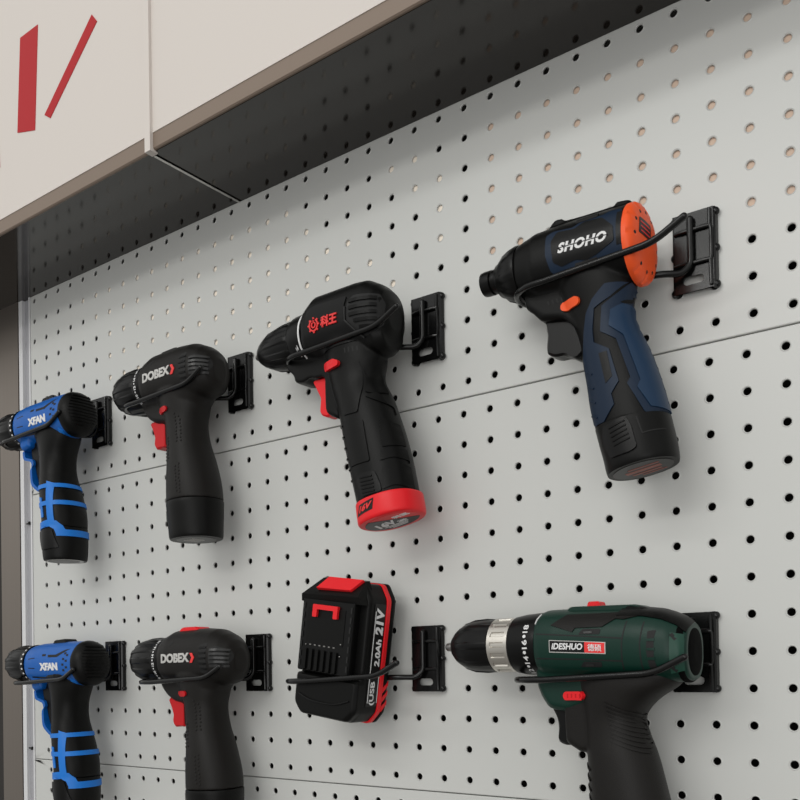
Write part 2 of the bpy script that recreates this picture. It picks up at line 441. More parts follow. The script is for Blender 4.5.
# ------------------------------------------------------------------ wall hooks
def make_hook():
    t = thing('tool_hook', '', 'hook', (0, 0, 0), 'black wire tool hooks on the pegboard')
    p = Geo()
    # plate with slot: cells around an oblong hole; local x from the left pin column, z from the plate centre, y = -standoff
    Y0, Y1 = -6.2, -4.8
    n = 24; ov = []
    for k in range(n):
        a = 2 * PI * (k + 0.5) / n; ov.append((12.5 + (4.2 if math.cos(a) > 0 else -4.2) + 2.9 * math.cos(a), -19.5 + 2.9 * math.sin(a)))
    sq = []
    for k in range(n):
        a = 2 * PI * (k + 0.5) / n; c, s = math.cos(a), math.sin(a); m_ = max(abs(c), abs(s)); u, v = c / m_, s / m_
        if k % 6 == 2: u = math.copysign(1, c); v = math.copysign(1, s)
        sq.append((12.5 + u * 14, -20.2 + v * 7.3))
    vs = [(x, Y0, z) for x, z in sq] + [(x, Y0, z) for x, z in ov] + [(x, Y1, z) for x, z in ov] + [(x, Y1, z) for x, z in sq]
    fs = []
    for q in range(3):
        for k in range(n): l = (k + 1) % n; fs.append((q * n + k, q * n + l, (q + 1) * n + l, (q + 1) * n + k))
    p.add(vs, fs)
    p.box(-1.5, 26.5, Y0, Y1, -12.9, 27.5)
    p.box(-1.5, -0.2, Y0, -0.6, -27.5, 27.5)
    rr = []
    for z in (-27.5, 27.5):
        rr.append([(24.6, Y0 + 0.1, z), (26.4, Y0 + 0.4, z), (27.6, -4.6, z), (28.2, -1, z), (26.8, -0.8, z), (25.8, -4.6, z)])
    p.rings(rr)
    p.build('plate', WIRE, t, 30)
    rb = Geo()
    for z in (14.5, -8.5): rb.tube([(0, -6.6, z), (4, -7.6, z), (21, -7.6, z), (25, -6.6, z)], 1.5, 10)
    rb.tube([(24.2, -6.8, 26), (24.2, -6.8, 15), (25.2, -7.2, 12), (25.2, -7.2, -6), (24.4, -6.8, -9), (24.8, -6.8, -26)], 1.3, 10)
    rb.build('rib', WIRE, t)
    for x in (0, 25):
        for z in (-25, 0, 25):
            q = Geo(); q.tube([(x, 1.0, z), (x, -1.5, z)], 2.4, 14); q.ball((x + (2.0 if x else -1.4), -2.4, z), 2.9)
            q.build('pin', WIRE, t)
    R = 22.0; yb, yf = -21, -65
    path = [(11.5, -8.6, 22), (11.5, -8.8, -10), (6, -11.5, -15.5), (-8, -yb * -1, -15.2), (-70, yb, -17.2)]
    path = fillet(path, 7)
    cxu = -80.0
    for k in range(0, 13):
        a = PI * k / 12
        path.append((cxu - R * math.sin(a), (yb + yf) / 2 + R * math.cos(a) * 1.0, -17.4))
    tail = fillet([(-72, yf, -17.4), (6, yf - 0.5, -13.5), (27, yf - 1.5, -3.5)], 9)
    path += tail
    w_ = Geo(); w_.tube(path, 2.35, 16)
    w_.ball(path[-1], 2.3); w_.ball(path[0], 2.3)
    w_.build('wire_loop', WIRE, t, 60)
    return t
hook = make_hook()
HOOKS = [(780.1, 176.6, 'black wire tool hook holding the orange and navy impact driver at upper right'),
         (555.1, 176.6, 'black wire tool hook holding the black drill with the bright red battery base'),
         (330.1, 176.6, 'black wire tool hook holding the upper of the two black drills with white lettering'),
         (105.1, 176.6, 'black wire tool hook holding the upper blue drill at far left'),
         (775.0, -100, 'black wire tool hook behind the dark green drill at lower right'),
         (550.0, -100, 'black wire tool hook holding the loose battery pack'),
         (350.0, -100, 'black wire tool hook holding the lower of the two black drills with white lettering'),
         (125.0, -100, 'black wire tool hook holding the lower blue drill at far left')]
for i, (x, z, lb) in enumerate(HOOKS):
    if i == 0: hook.location = wall_pos(x, 0, z); hook['label'] = lb
    else: copy_thing(hook, wall_pos(x, 0, z), lb)

def part_text(name, m, parent, items, bvh):
    g = Geo()
    for it in items: lettering(g, *it[0:2], bvh, **it[2])
    return g.build(name, m, parent, 40, fix=False)
def pull_trigger(poly, m, parent, wd=6.5, name='trigger'):
    pl = round_poly(poly, 2.5); g = Geo(); g.prism(pl, -wd, wd, 1.6); return g.build(name, m, parent, 40)

# ------------------------------------------------------------------ impact driver: navy, black and orange
def impact_driver():
    t = thing('impact_driver', 'black and navy impact driver with an orange rear cap, hanging at upper right', 'power tool', wall_pos(778.5, 43, 179.5))
    body = Geo().bodyloft([(-99, -1, 17, 17), (-94, -1, 19.5, 20), (-84, -1.5, 22.5, 22.5), (-80, -2, 24, 24), (-60, -2.5, 25, 24.3), (-30, -3, 25, 24.5), (-12, -3.5, 25, 24.5)], e=2.25)
    top = Geo(); top.prism([(-74, 18), (-72, 23), (-68, 26.5), (-64, 26.5), (-60, 23.5), (-22, 22.5), (-20, 24.5), (-12, 24), (-12, 12), (-74, 12)], -10, 10, 2)
    hsec = [(-72, -12, -16, -12, 22), (-66, -30, -13, -29, 20), (-57, -50, -16, -46, 18), (-52, -64, -13, -60, 18), (-50, -80, -5, -78, 19), (-47, -98, 1, -96, 20), (-44, -117, 5.5, -113, 21), (-41, -128, 8, -123, 21.5)]
    h = Geo().handle(hsec)
    guard = Geo(); guard.prism(round_poly([(-93, -16), (-91, -31), (-84, -37), (-79, -43), (-60, -46), (-46, -60), (-46, -16)], 3), -13, 13, 3)
    hs = fuse([body, top, h, guard], 'housing', BLK, t)
    bv = bvh_of([hs])
    fl = lambda a, x: 1 + (0.035 * (1 if math.cos(9 * a) > 0.2 else 0) if -112 < x < -100 else 0)
    nose = Geo().lathe([(-117, 9), (-116, 12), (-113, 13.5), (-110, 16), (-104, 18.5), (-98, 20.5), (-96, 20)], -1, n=108, flute=fl)
    nose.build('nose_cone', BLKS, t)
    col = Geo().lathe([(-131, 6), (-130.5, 8.6), (-128, 9), (-123, 9), (-122.5, 7.6), (-121.5, 7.6), (-121, 8.8), (-116, 8.8), (-115, 8)], 0)
    c = col.build('bit_collar', BLKS, t)
    Geo().lathe([(-132, 3.2), (-131, 3.6), (-128, 3.6)], 0, n=6).build('bit_socket', STL, c)
    # rear cap
    cap = Geo(); prof = [(-12.5, 24.6), (-12, 26), (-9, 26), (-7, 24.8), (-5.2, 21.5), (-4.2, 16), (-3.7, 9), (-3.6, 1)]
    nt = lambda a, x: 1 - (0.05 if (x > -9 and x < -4.6 and math.cos(12 * a) > 0.72) else 0)
    cap.lathe(prof, -4.5, n=144, flute=nt, zs=1.04)
    cp = cap.build('rear_cap', ORANGE, t)
    cb = bvh_of([cp])
    g = Geo()
    for a in range(0, 360, 30):
        u, v = 19.5 * math.cos(math.radians(a)), -4.5 + 20 * math.sin(math.radians(a)); drape(g, circ(u, v, 1.2, 10), cb, 0.12, 'rear', 0.8)
    g.build('vent_hole', GROOVE, cp)
    lab = Geo(); drape(lab, round_poly([(-15, -3), (-13, 8), (5, 8), (4, -3)], 1.2), cb, 0.35, 'rear', 2); lb = lab.build('label', LABELK, cp)
    l2 = Geo()
    for k in range(3): drape(l2, strip([(-12, 5 - 3 * k), (2, 5 - 3 * k)], 0.8), cb, 0.6, 'rear', 1.5)
    l2.build('label_print', REDP, lb)
    # armour panels
    g = Geo(); drape(g, round_poly([(-67.2, 9.2), (-62.2, 11.3), (-47.6, 9.3), (-40.9, 12.5), (-25.9, 11.7), (-22.2, 13.5), (-13, 12.5), (-12.6, 1.8), (-12.6, -16.7), (-15.7, -18.0), (-32.0, -17.9), (-45.3, -19.1), (-58.8, -19.1), (-64.3, -15.6), (-67.4, -4.5)], 1.5), bv, 1.0)
    g.build('side_panel', NAVY, t, 30)
    g = Geo(); drape(g, round_poly([(-62.8, 3.5), (-58.7, 9.2), (-45.7, 7.4), (-39.0, 10.7), (-26.0, 9.3), (-17.7, 1.1), (-17.1, -8.4), (-29.1, -13.1), (-37.5, -14.9), (-45.1, -12.7), (-55.8, -14.3), (-61.6, -10.5)], 1.5), bv, 1.5)
    inn = g.build('logo_panel', BLKS, t, 30)
    g = Geo(); drape(g, rect(-15.5, -12.8, -11.5, 9.5), bv, 1.6); g.build('side_strip', BLKS, t)
    for zc in (13.2, -16.4):
        g = Geo(); drape(g, strip([(-46, zc), (-30, zc)], 3.2), bv, 1.25); g.build('vent_slot', GROOVE, t)
    tx = part_text('lettering', WHITE, t, [(('SHOHO'), ((-57.5, -6.3), (-22, -7.6), (-57.5, 0.6)), dict(th=1.9, bold=0.045, shear=0.25, space=1.12))], bv)
    g = Geo(); drape(g, strip([(-58, -2.6), (-21, -3.9)], 0.55), bv, 2.05); g.build('lettering_slash', BLKS, t)
    g = Geo(); drape(g, round_poly([(-61.7, -37.8), (-59.8, -35.6), (-47.6, -35.3), (-45.2, -37.2), (-45, -40), (-46.8, -41.4), (-58.0, -42.1), (-61.1, -40.8)], 1.5), bv, 1.9, step=1.5)
    g.build('direction_switch', ORANGE, t)
    for k in range(4):
        g = Geo(); drape(g, strip([(-72 + 3.4 * k, -31), (-71 + 3.4 * k, -34)], 1.2), bv, 0.1, step=1); g.build('vent_slot', GROOVE, t)
    # grip overlays
    gf = [(-27.4, -32.1), (-36.0, -40.5), (-40.9, -49.1), (-43.4, -60.9), (-45.5, -78.4), (-43.5, -93.2), (-41.5, -109.7), (-38.5, -124), (-31.8, -129), (-28.3, -124.9), (-20.7, -114.9), (-22.8, -107.5), (-17.7, -99.9), (-24.6, -76.7), (-35.6, -69.8), (-36.4, -60.8), (-35.1, -46.9), (-24.8, -40.8), (-15, -31.5)]
    g = Geo(); drape(g, gf, bv, 0.9); g.build('front_grip', NAVY, t, 30)
    gr = [(x - 8.4, z + 2) for x, z in [(-17.4, -40.1), (-8, -33), (4, -40), (4, -53), (4, -61), (14, -84.6), (19, -107.1), (21, -126.5), (-0.3, -126.3), (-12.9, -104.3), (-10.5, -100.5), (-19.9, -72.5), (-30.8, -65.6), (-29.6, -48.3)]]
    g = Geo(); drape(g, gr, bv, 0.9, 'quarter'); g.build('rear_grip', NAVY, t, 30)
    gl = [(x - 8.4, z + 2) for x, z in [(-15.3, -47.4), (4, -49), (4, -61.6), (14, -85.0), (19, -107.4), (21, -123), (2.8, -121.3), (-6.1, -107.6), (-3.9, -102.9), (-14.9, -70.5), (-24.8, -62.9), (-23.6, -51.9)]]
    g = Geo(); drape(g, gl, bv, 1.7, 'quarter'); g.build('grip_pad', NAVYL, t, 30)
    g = Geo(); drape(g, strip([(-19, -45), (-12.5, -40.5)], 1.8), bv, 1.2, step=1.5); g.build('grip_rib', BLK, t)
    g = Geo(); drape(g, [(-31.6, -78.5), (-26.0, -78.0), (-22, -95.9), (-26.5, -99.9)], bv, 1.2); g.build('grip_inset', BLKS, t)
    g = Geo()
    for k in range(4): drape(g, strip([(-42.5 + 1.1 * k, -88 - 10 * k), (-37 + 1.1 * k, -91 - 10 * k)], 1.1), bv, 1.5, step=1.5)
    g.build('finger_rib', NAVY, t)
    pull_trigger([(-80, -38), (-77, -44), (-76, -52), (-77, -60), (-76.5, -66), (-70, -69), (-62, -69), (-54, -74), (-48, -70), (-52, -40)], BLKS, t, 7)
    # battery
    bs = [(-41.5, -127, 8.5, -122, 22.3), (-39, -137, 10.5, -131, 22.8), (-36, -148, 12.5, -141, 23), (-34, -157, 13.5, -149, 23), (-33, -160, 13.2, -152, 22)]
    b = Geo(); b.handle(bs, sub=3); bt = b.build('battery', BLK, t, 40)
    bb = bvh_of([bt])
    g = Geo(); drape(g, round_poly([(-29, -129), (-13, -124.3), (-9, -130.7), (-5.0, -145.8), (-9.9, -148.6), (-23.5, -150.4), (-30, -139.6)], 2), bb, 1.3); la = g.build('battery_latch', BLKS, bt)
    g = Geo()
    for k in range(5): drape(g, strip([(-24 + k * 0.9, -131 - 3 * k), (-13 + k * 0.9, -127.5 - 3 * k)], 1.0), bb, 1.9, step=1.5)
    g.build('latch_rib', BLK, bt)
    g = Geo(); drape(g, strip([(-6, -125.5), (-2, -137), (9.5, -134)], 0.9), bb, 0.35, step=1.5); g.build('battery_groove', GROOVE, bt)
    g = Geo(); el = [(-10 + 20 * math.cos(2 * PI * i / 30), 19 * math.sin(2 * PI * i / 30)) for i in range(30)]
    drape(g, el, bb, 0.3, 'base', 3); lb2 = g.build('base_label', LABELK, bt)
    g = Geo()
    for u0, u1, v, wd in ((-22, 2, 0, 5), (-20, 0, 7, 2.5), (-18, 3, -7, 2), (-15, 2, 12, 1.5)): drape(g, strip([(u0, v), (u1, v)], wd), bb, 0.5, 'base', 2)
    g.build('label_print', LABELR, lb2)
    return t
impact_driver()

# ------------------------------------------------------------------ black drill with a bright red base
def drill_red_base():
    t = thing('cordless_drill', 'black cordless drill with red trigger and bright red battery base marked 16V', 'power tool', wall_pos(553, 43, 178.5))
    body = Geo().bodyloft([(-73, 0, 22.5, 22.5), (-68, 1, 25, 24), (-62, 3, 28, 24.5), (-20, 3.5, 28, 25), (-8, 2.5, 28, 25), (2, 0, 25, 22.5), (8, -1, 20, 17), (11, -2, 12, 9)], e=2.5)
    lowr = Geo().bodyloft([(-20, -8, 20, 20), (0, -12, 20, 20), (8, -14, 14, 15)], e=2.2)
    h = Geo().handle([(-60, -12, -4, -12, 22), (-56, -34, -2, -32, 20), (-51, -52, -5, -48, 19.5), (-45, -68, 3, -64, 21), (-41, -85, 9.5, -81, 22.5), (-37, -105, 16, -99, 23), (-31.5, -127, 21.5, -119, 23.5), (-24.5, -155, 27, -145, 23.5)])
    guard = Geo(); guard.prism(round_poly([(-101, -14), (-100, -25), (-93, -30), (-91, -38), (-80, -40), (-74, -36), (-54, -40), (-54, -72), (-42, -78), (-42, -14)], 3), -12, 12, 3)
    hs = fuse([body, lowr, h, guard], 'housing', BLK, t); bv = bvh_of([hs])
    fl = lambda a, x: 1 + (0.05 if (-128 < x < -94 and math.cos(10 * a) > 0.35) else 0)
    ch = Geo().lathe([(-140, 5.5), (-139, 8), (-134, 11.5), (-128, 14.3), (-120, 17), (-108, 19), (-96, 19.8), (-92, 20), (-91, 19), (-90, 19)], -1.5, n=120, flute=fl)
    c = ch.build('chuck', BLKS, t)
    Geo().lathe([(-146, 2.4), (-143, 3.6), (-138, 4.2)], -1.5).build('chuck_jaw', STL, c)
    rg = Geo().lathe([(-90.5, 20), (-89.5, 21.5), (-86, 22.3), (-75, 23), (-73.5, 23)], -1); r_ = rg.build('torque_ring', BLKS, t); rb = bvh_of([r_])
    Geo().lathe([(-75.4, 23.0), (-75.2, 23.4), (-73.8, 23.4), (-73.6, 23)], -1).build('white_line', WHITE, r_)
    part_text('ring_marks', WHITE, r_, [('14', ((-80, -16), (-77.5, -14), (-80.5, -12.5)), dict(th=0.3, bold=0.03)), ('•', ((-79, -19), (-77.6, -19), (-79, -17.6)), dict(th=0.3, bold=0.03))], rb)
    g = Geo(); drape(g, round_poly([(-63.0, 14.5), (-51.6, 16.0), (-19.7, 14.8), (-22.2, 6.7), (-22.8, -3.6), (-7.1, -19.6), (-22.7, -21.0), (-62.7, -22.0), (-66.2, -6.3)], 2), bv, 0.9); g.build('side_panel', BLKS, t, 30)
    vp = round_poly([(-18.8, 10.3), (-13.2, 14.0), (7.4, 12.3), (10, 4.7), (9, -12.0), (4.7, -17.3), (-5.1, -19.6), (-20.2, -5.9), (-20.5, 1.9)], 1.5)
    g = Geo(); drape(g, vp, bv, 0.25); vg = g.build('vent_recess', GROOVE, t)
    for k in range(5):
        x0 = -17 + max(0, (k - 2)) * 4.6
        g = Geo(); z = 9.5 - 5.4 * k; drape(g, strip([(x0, z), (-6, z - 0.3), (6, z - 1)], 2.6), bv, 1.6, step=1.5); g.build('vent_slat', BLK, t)
    g = Geo(); drape(g, strip([(-20.8, 6), (-21.2, -4.5), (-6, -20)], 1.0), bv, 1.7, step=1.5); g.build('vent_frame', GREYD, t)
    # printed emblem and name
    g = Geo()
    cx, cz = -54.3, -0.8
    def ringpoly(r1, r2, gap=False):
        n = 26; a0 = PI / 2 + 0.5 if gap else 0; sp = 2 * PI - (1.0 if gap else 0.0)
        o_ = [(cx + r1 * math.cos(a0 + sp * i / n), cz + r1 * math.sin(a0 + sp * i / n)) for i in range(n + 1)]
        i_ = [(cx + r2 * math.cos(a0 + sp * i / n), cz + r2 * math.sin(a0 + sp * i / n)) for i in range(n + 1)][::-1]
        return o_ + i_
    drape(g, ringpoly(5.1, 3.9, True), bv, 2.0, step=1.2); drape(g, ringpoly(2.6, 1.5, True), bv, 2.0, step=1.0)
    for a in range(0, 360, 45):
        ca, sa = math.cos(math.radians(a)), math.sin(math.radians(a)); drape(g, strip([(cx + 4.8 * ca, cz + 4.8 * sa), (cx + 6.2 * ca, cz + 6.2 * sa)], 1.3), bv, 2.0, step=1)
    drape(g, strip([(cx, cz + 1.5), (cx, cz + 4)], 1.0), bv, 2.0, step=1)
    g.build('emblem', REDP, t)
    part_text('lettering', REDP, t, [('科王', ((-46.8, -4.9), (-29.6, -4.9), (-45.8, 4.0)), dict(th=2.1, bold=0.035))], bv)
    for k in range(4):
        g = Geo(); drape(g, strip([(-26 + 3.6 * k, -24.5), (-25.6 + 3.6 * k, -28.5)], 1.3), bv, 0.12, step=1); g.build('vent_slot', GROOVE, t)
    g = Geo(); drape(g, round_poly([(-51.2, -34.3), (-49.6, -31.6), (-36.4, -31.3), (-31.3, -34.2), (-32.0, -37.6), (-38.9, -38.4), (-49.2, -38.0)], 1.5), bv, 3.2, step=1.5); g.build('direction_switch', REDB, t)
    pull_trigger([(-74, -38), (-70, -45), (-66, -53), (-65.5, -62), (-66, -69), (-59, -72.5), (-50, -71), (-48, -38)], REDB, t, 6.5)
    # grip relief
    for nm, pl in (('grip_panel', [(-12.8, -37.6), (-4.1, -35.2), (3, -36.5), (6.5, -43.9), (5.8, -51.4), (3.1, -63.8), (-1.4, -65.5), (-7.9, -63.5), (-9.7, -48.8)]),
                   ('grip_panel', [(-8.0, -67), (10.9, -76.4), (12.7, -81.9), (5, -72), (0, -64)]),
                   ('grip_panel', [(5.0, -84.9), (17.3, -93.7), (22.7, -107.8), (9.2, -111.0)]),
                   ('grip_panel', [(9.2, -113.7), (23.7, -111.1), (27.1, -122.7), (17.9, -118.9), (8.1, -122.2)]),
                   ('grip_panel', [(11.9, -127.5), (20.7, -123.7), (30, -130.6), (32, -144.9), (20.3, -141.5), (11.5, -145.3), (9.8, -131.8)]),
                   ('grip_panel', [(-28.6, -84.3), (-6.9, -86.6), (0.5, -121.2), (-22.0, -122.8)]),
                   ('grip_panel', [(-30, -40), (-14, -36), (-10, -60), (-12, -80), (-28, -80), (-29, -60)])):
        g = Geo(); drape(g, round_poly(pl, 2), bv, 1.0); g.build(nm, BLK, t, 30)
    for k in range(6):
        g = Geo(); drape(g, strip([(-38.5 + 1.2 * k, -86 - 9 * k), (-30 + 1.2 * k, -88 - 9 * k)], 1.4), bv, 0.9, step=1.5); g.build('finger_rib', BLKS, t)
    g = Geo(); drape(g, round_poly([(-13.4, -133.7), (-8.2, -130), (4.9, -129.7), (10, -140.8), (11.0, -146.5), (-8, -149)], 2), bv, 1.2); lt = g.build('battery_latch', BLKS, t)
    g = Geo()
    for k in range(5): drape(g, strip([(-9 + 0.6 * k, -134 - 3 * k), (3 + 0.6 * k, -133.5 - 3 * k)], 1.1), bv, 1.9, step=1.5)
    g.build('latch_rib', BLK, lt)
    bs = [(-24.5, -153.5, 28.4, -144.5, 24), (-25.2, -155.5, 29.4, -146.5, 24.6), (-23.4, -167, 31.2, -157, 25), (-22.8, -170.5, 31.4, -160.5, 24.8), (-21.6, -172, 30.2, -162, 23.6)]
    b = Geo(); b.handle(bs, sub=3, e=2.4); bt = b.build('battery_base', REDB, t, 40); bb = bvh_of([bt])
    g = Geo(); drape(g, [(-14.5, -164.5), (3.5, -160), (4.5, -151), (-11.5, -155.5)], bb, 0.25); lb = g.build('voltage_label', LABELK, bt)
    part_text('lettering', REDP, bt, [('16V', ((-11.5, -162), (1.5, -158.6), (-9.5, -156.5)), dict(th=0.7, bold=0.04))], bb)
    g = Geo(); el = [(4.5 + 23.5 * math.cos(2 * PI * i / 40), 19.5 * math.sin(2 * PI * i / 40)) for i in range(40)]
    drape(g, el, bb, 0.25, 'base', 3); rl = g.build('base_label', REDP, bt)
    g = Geo(); drape(g, [(x, y) for x, y in el if x - 1.3 * y < 17] , bb, 0.45, 'base', 3); bl = g.build('black_label', LABELK, bt)
    part_text('lettering', WHITE, bt, [
        ('16V', ((-12, 6), (6, 6), (-10, -5)), dict(th=0.9, frame='base', bold=0.03)), ('2.0Ah', ((7.5, 6), (15, 6), (7.5, 2)), dict(th=0.9, frame='base')),
        ('科王', ((11, -5), (25, -4), (11, -11)), dict(th=0.7, frame='base', bold=0.02))], bb)
    g = Geo()
    for k in range(3): drape(g, strip([(-9 + 2 * k, 8.5 + 2.8 * k), (14 - 2 * k, 8.5 + 2.8 * k)], 0.9), bb, 0.7, 'base', 2)
    g.build('label_lines', WHITE, bt)
    return t
drill_red_base()

# ------------------------------------------------------------------ black drill with white lettering (two of them)
def lettered_drill(label, loc, red_top):
    t = thing('cordless_drill', label, 'power tool', loc)
    body = Geo().bodyloft([(-62, -0.5, 22.5, 22.5), (-57, 0, 24.2, 24), (-48, 1, 26.6, 24.8), (-10, 1.2, 27.3, 25.2), (8, 0.2, 26.8, 25), (20, -1.5, 23.5, 22.5), (28, -2.5, 18.5, 16), (32, -3, 11, 8)], e=2.2)
    h = Geo().handle([(-52, -14, 12, -14, 23), (-42, -32, 9, -30, 21), (-35, -48, 4, -46, 20), (-33, -66, 6.5, -64, 21), (-32.5, -84, 13, -82, 23.3), (-33, -104, 18.8, -102, 25.3), (-33, -118, 21, -116, 25.8), (-33, -124, 21.5, -122, 25.8)])
    guard = Geo(); guard.prism(round_poly([(-72, -14), (-68, -26), (-61, -35), (-50, -41), (-29, -44), (-29, -14)], 4), -14, 14, 4); guard.prism(round_poly([(-42, -36), (-40, -66), (-31, -71), (-27, -36)], 3), -8, 8, 3)
    flare = Geo(); flare.handle([(-50, -20, 24, -16, 22), (-42, -30, 12, -27, 20), (-38, -40, 4, -37, 18)], sub=3)
    hs = fuse([body, h, guard, flare], 'housing', BLKG, t); bv = bvh_of([hs])
    fl = lambda a, x: 1 + (0.05 if (-110 < x < -76 and math.cos(12 * a) > 0.3) else 0)
    ch = Geo().lathe([(-119, 5), (-118.5, 9), (-115, 13), (-109, 17), (-101, 19.8), (-92, 21.3), (-80, 21.8), (-73, 21.8), (-72, 21)], -1.2, n=120, flute=fl); c = ch.build('chuck', BLKS, t)
    r_ = Geo().lathe([(-72, 21), (-71, 22.4), (-62, 23.2), (-61, 22.8)], -1).build('torque_ring', BLKS, t); rb = bvh_of([r_])
    items = []
    for k, s_ in enumerate(['18', '•', '16', '•', '14', '•', '12', '•', '10', '•', '8']):
        a = math.radians(52 - 10.5 * k); z = -1 + 22.6 * math.sin(a); hh = 3.0 * max(0.35, math.cos(a)); x = -66.5
        if s_ == '•': items.append((s_, ((x, z - hh * 0.28), (x, z + hh * 0.28), (x - 1.7, z - hh * 0.28)), dict(th=0.3, bold=0.04)))
        else: items.append((s_, ((x + 1.2, z - hh * 0.62), (x + 1.2, z + hh * 0.62), (x - 2.2, z - hh * 0.62)), dict(th=0.3, bold=0.03)))
    part_text('ring_numbers', WHITE, r_, items, rb)
    part_text('lettering', SILP, t, [('DOBEX', ((-51.7, -4.4), (-10.6, -3.8), (-51.5, 4.5)), dict(th=0.7, bold=0.045, space=0.95))], bv)
    g = Geo(); drape(g, [(-9.4, 4.6), (-6.2, 4.6), (-3.4, 0.2), (-6.6, -4.4), (-9.8, -4.4), (-6.9, 0.2)], bv, 0.7, step=1.5); g.build('red_chevron', REDP, t)
    g = Geo(); drape(g, round_poly([(2, 12), (11, 14), (11, -16), (2, -14)], 2), bv, 0.15); g.build('vent_recess', GROOVE, t)
    for k in range(5):
        g = Geo(); drape(g, strip([(2.5, 9 - 4.8 * k), (10.5, 9.4 - 5 * k)], 1.7), bv, 0.8, step=1.5); g.build('vent_slat', BLKS, t)
    g = Geo(); drape(g, round_poly([(14, 9), (20, 10.5), (30, 7), (32, 0), (29, -8), (20, -9.5), (13.5, -6)], 2), bv, 0.2); g.build('vent_recess', GROOVE, t)
    for k in range(5):
        z = 6.6 - 3.6 * k; g = Geo(); drape(g, strip([(15, z), (22, z + 0.2), (29.5, z - 0.4)], 2.0), bv, 1.5, step=1.5); g.build('vent_slat', GREYD, t)
    g = Geo(); drape(g, round_poly([(-38, -33), (-36, -31), (-22, -30.7), (-20, -32.6), (-20.6, -35), (-22.6, -36), (-36, -36)], 1.5), bv, 1.7, step=1.5); g.build('direction_switch', RED, t)
    pull_trigger([(-61.5, -38), (-57, -46), (-55, -54), (-55.5, -62), (-52.5, -66.5), (-45, -65.5), (-38, -66), (-38, -38)], RED, t, 8.5)
    g = Geo(); drape(g, strip([(-42, 12), (-37, 16)], 2.2), bv, 0.15, step=1.2); g.build('screw_recess', GROOVE, t)
    g = Geo(); drape(g, strip([(-30, -15), (-27, -17)], 2), bv, 0.15, step=1.2); g.build('screw_recess', GROOVE, t)
    if red_top:
        g = Geo(); g.prism(round_poly([(-46, 24), (-42, 29), (-38, 30.2), (-20, 30.2), (-17, 28), (-16, 24)], 2), -9, 9, 1.5); g.build('gear_slider', REDB, t)
    else:
        g = Geo(); g.prism(round_poly([(-47, 23), (-43, 28), (-20, 29), (-15, 24)], 2), -9, 9, 1.5); g.build('gear_slider', BLK, t)
    # rubber studs on the grip
    g = Geo()
    rnd = random.Random(3)
    for row, (x0, z0, cnt) in enumerate(((-11, -40, 9), (-6.5, -43, 8), (-2, -90, 9), (-6, -92, 8), (-20, -62, 7), (-24, -70, 5))):
        for k in range(cnt):
            h_, n_, i_, d_ = bv.ray_cast(Vector((x0 + 0.5 * k + rnd.uniform(-.5, .5), -200, z0 - 3.4 * k)), Vector((0, 1, 0)))
            if h_: g.ball(tuple(h_), 1.1, 8, 1, 0.6, 1)
    g.build('grip_stud', BLKG, t)
    bs = [(-33.4, -124.5, 22, -122.5, 26.2), (-33.4, -128, 22.2, -126, 26.5), (-32, -144, 22, -143, 25.4), (-31, -157, 22, -156, 24.6), (-30, -160, 21, -159, 23.4)]
    b = Geo(); b.handle(bs, sub=3, e=2.1); bt = b.build('battery', BLK, t, 40); bb = bvh_of([bt])
    g = Geo(); g.prism(round_poly([(-38.5, -128), (-33, -126), (-33, -142), (-38, -140)], 1.5), -9, 9, 1.2); g.build('battery_latch', BLKS, bt)
    g = Geo(); drape(g, circ(-4.5, 0, 19, 30), bb, 0.25, 'base', 3); lb = g.build('base_label', LABELK, bt)
    g = Geo()
    for k in range(4): drape(g, strip([(-12 + 4 * k, -9), (-12 + 4 * k, 9 - k)], 1.1), bb, 0.5, 'base', 2)
    g.build('label_print', SILP, lb)
    return t
lettered_drill('upper of the two black drills with white lettering, black slider on top', wall_pos(325.5, 43, 179), False)
lettered_drill('lower of the two black drills with white lettering, red slider on top', wall_pos(348, 43, -95), True)

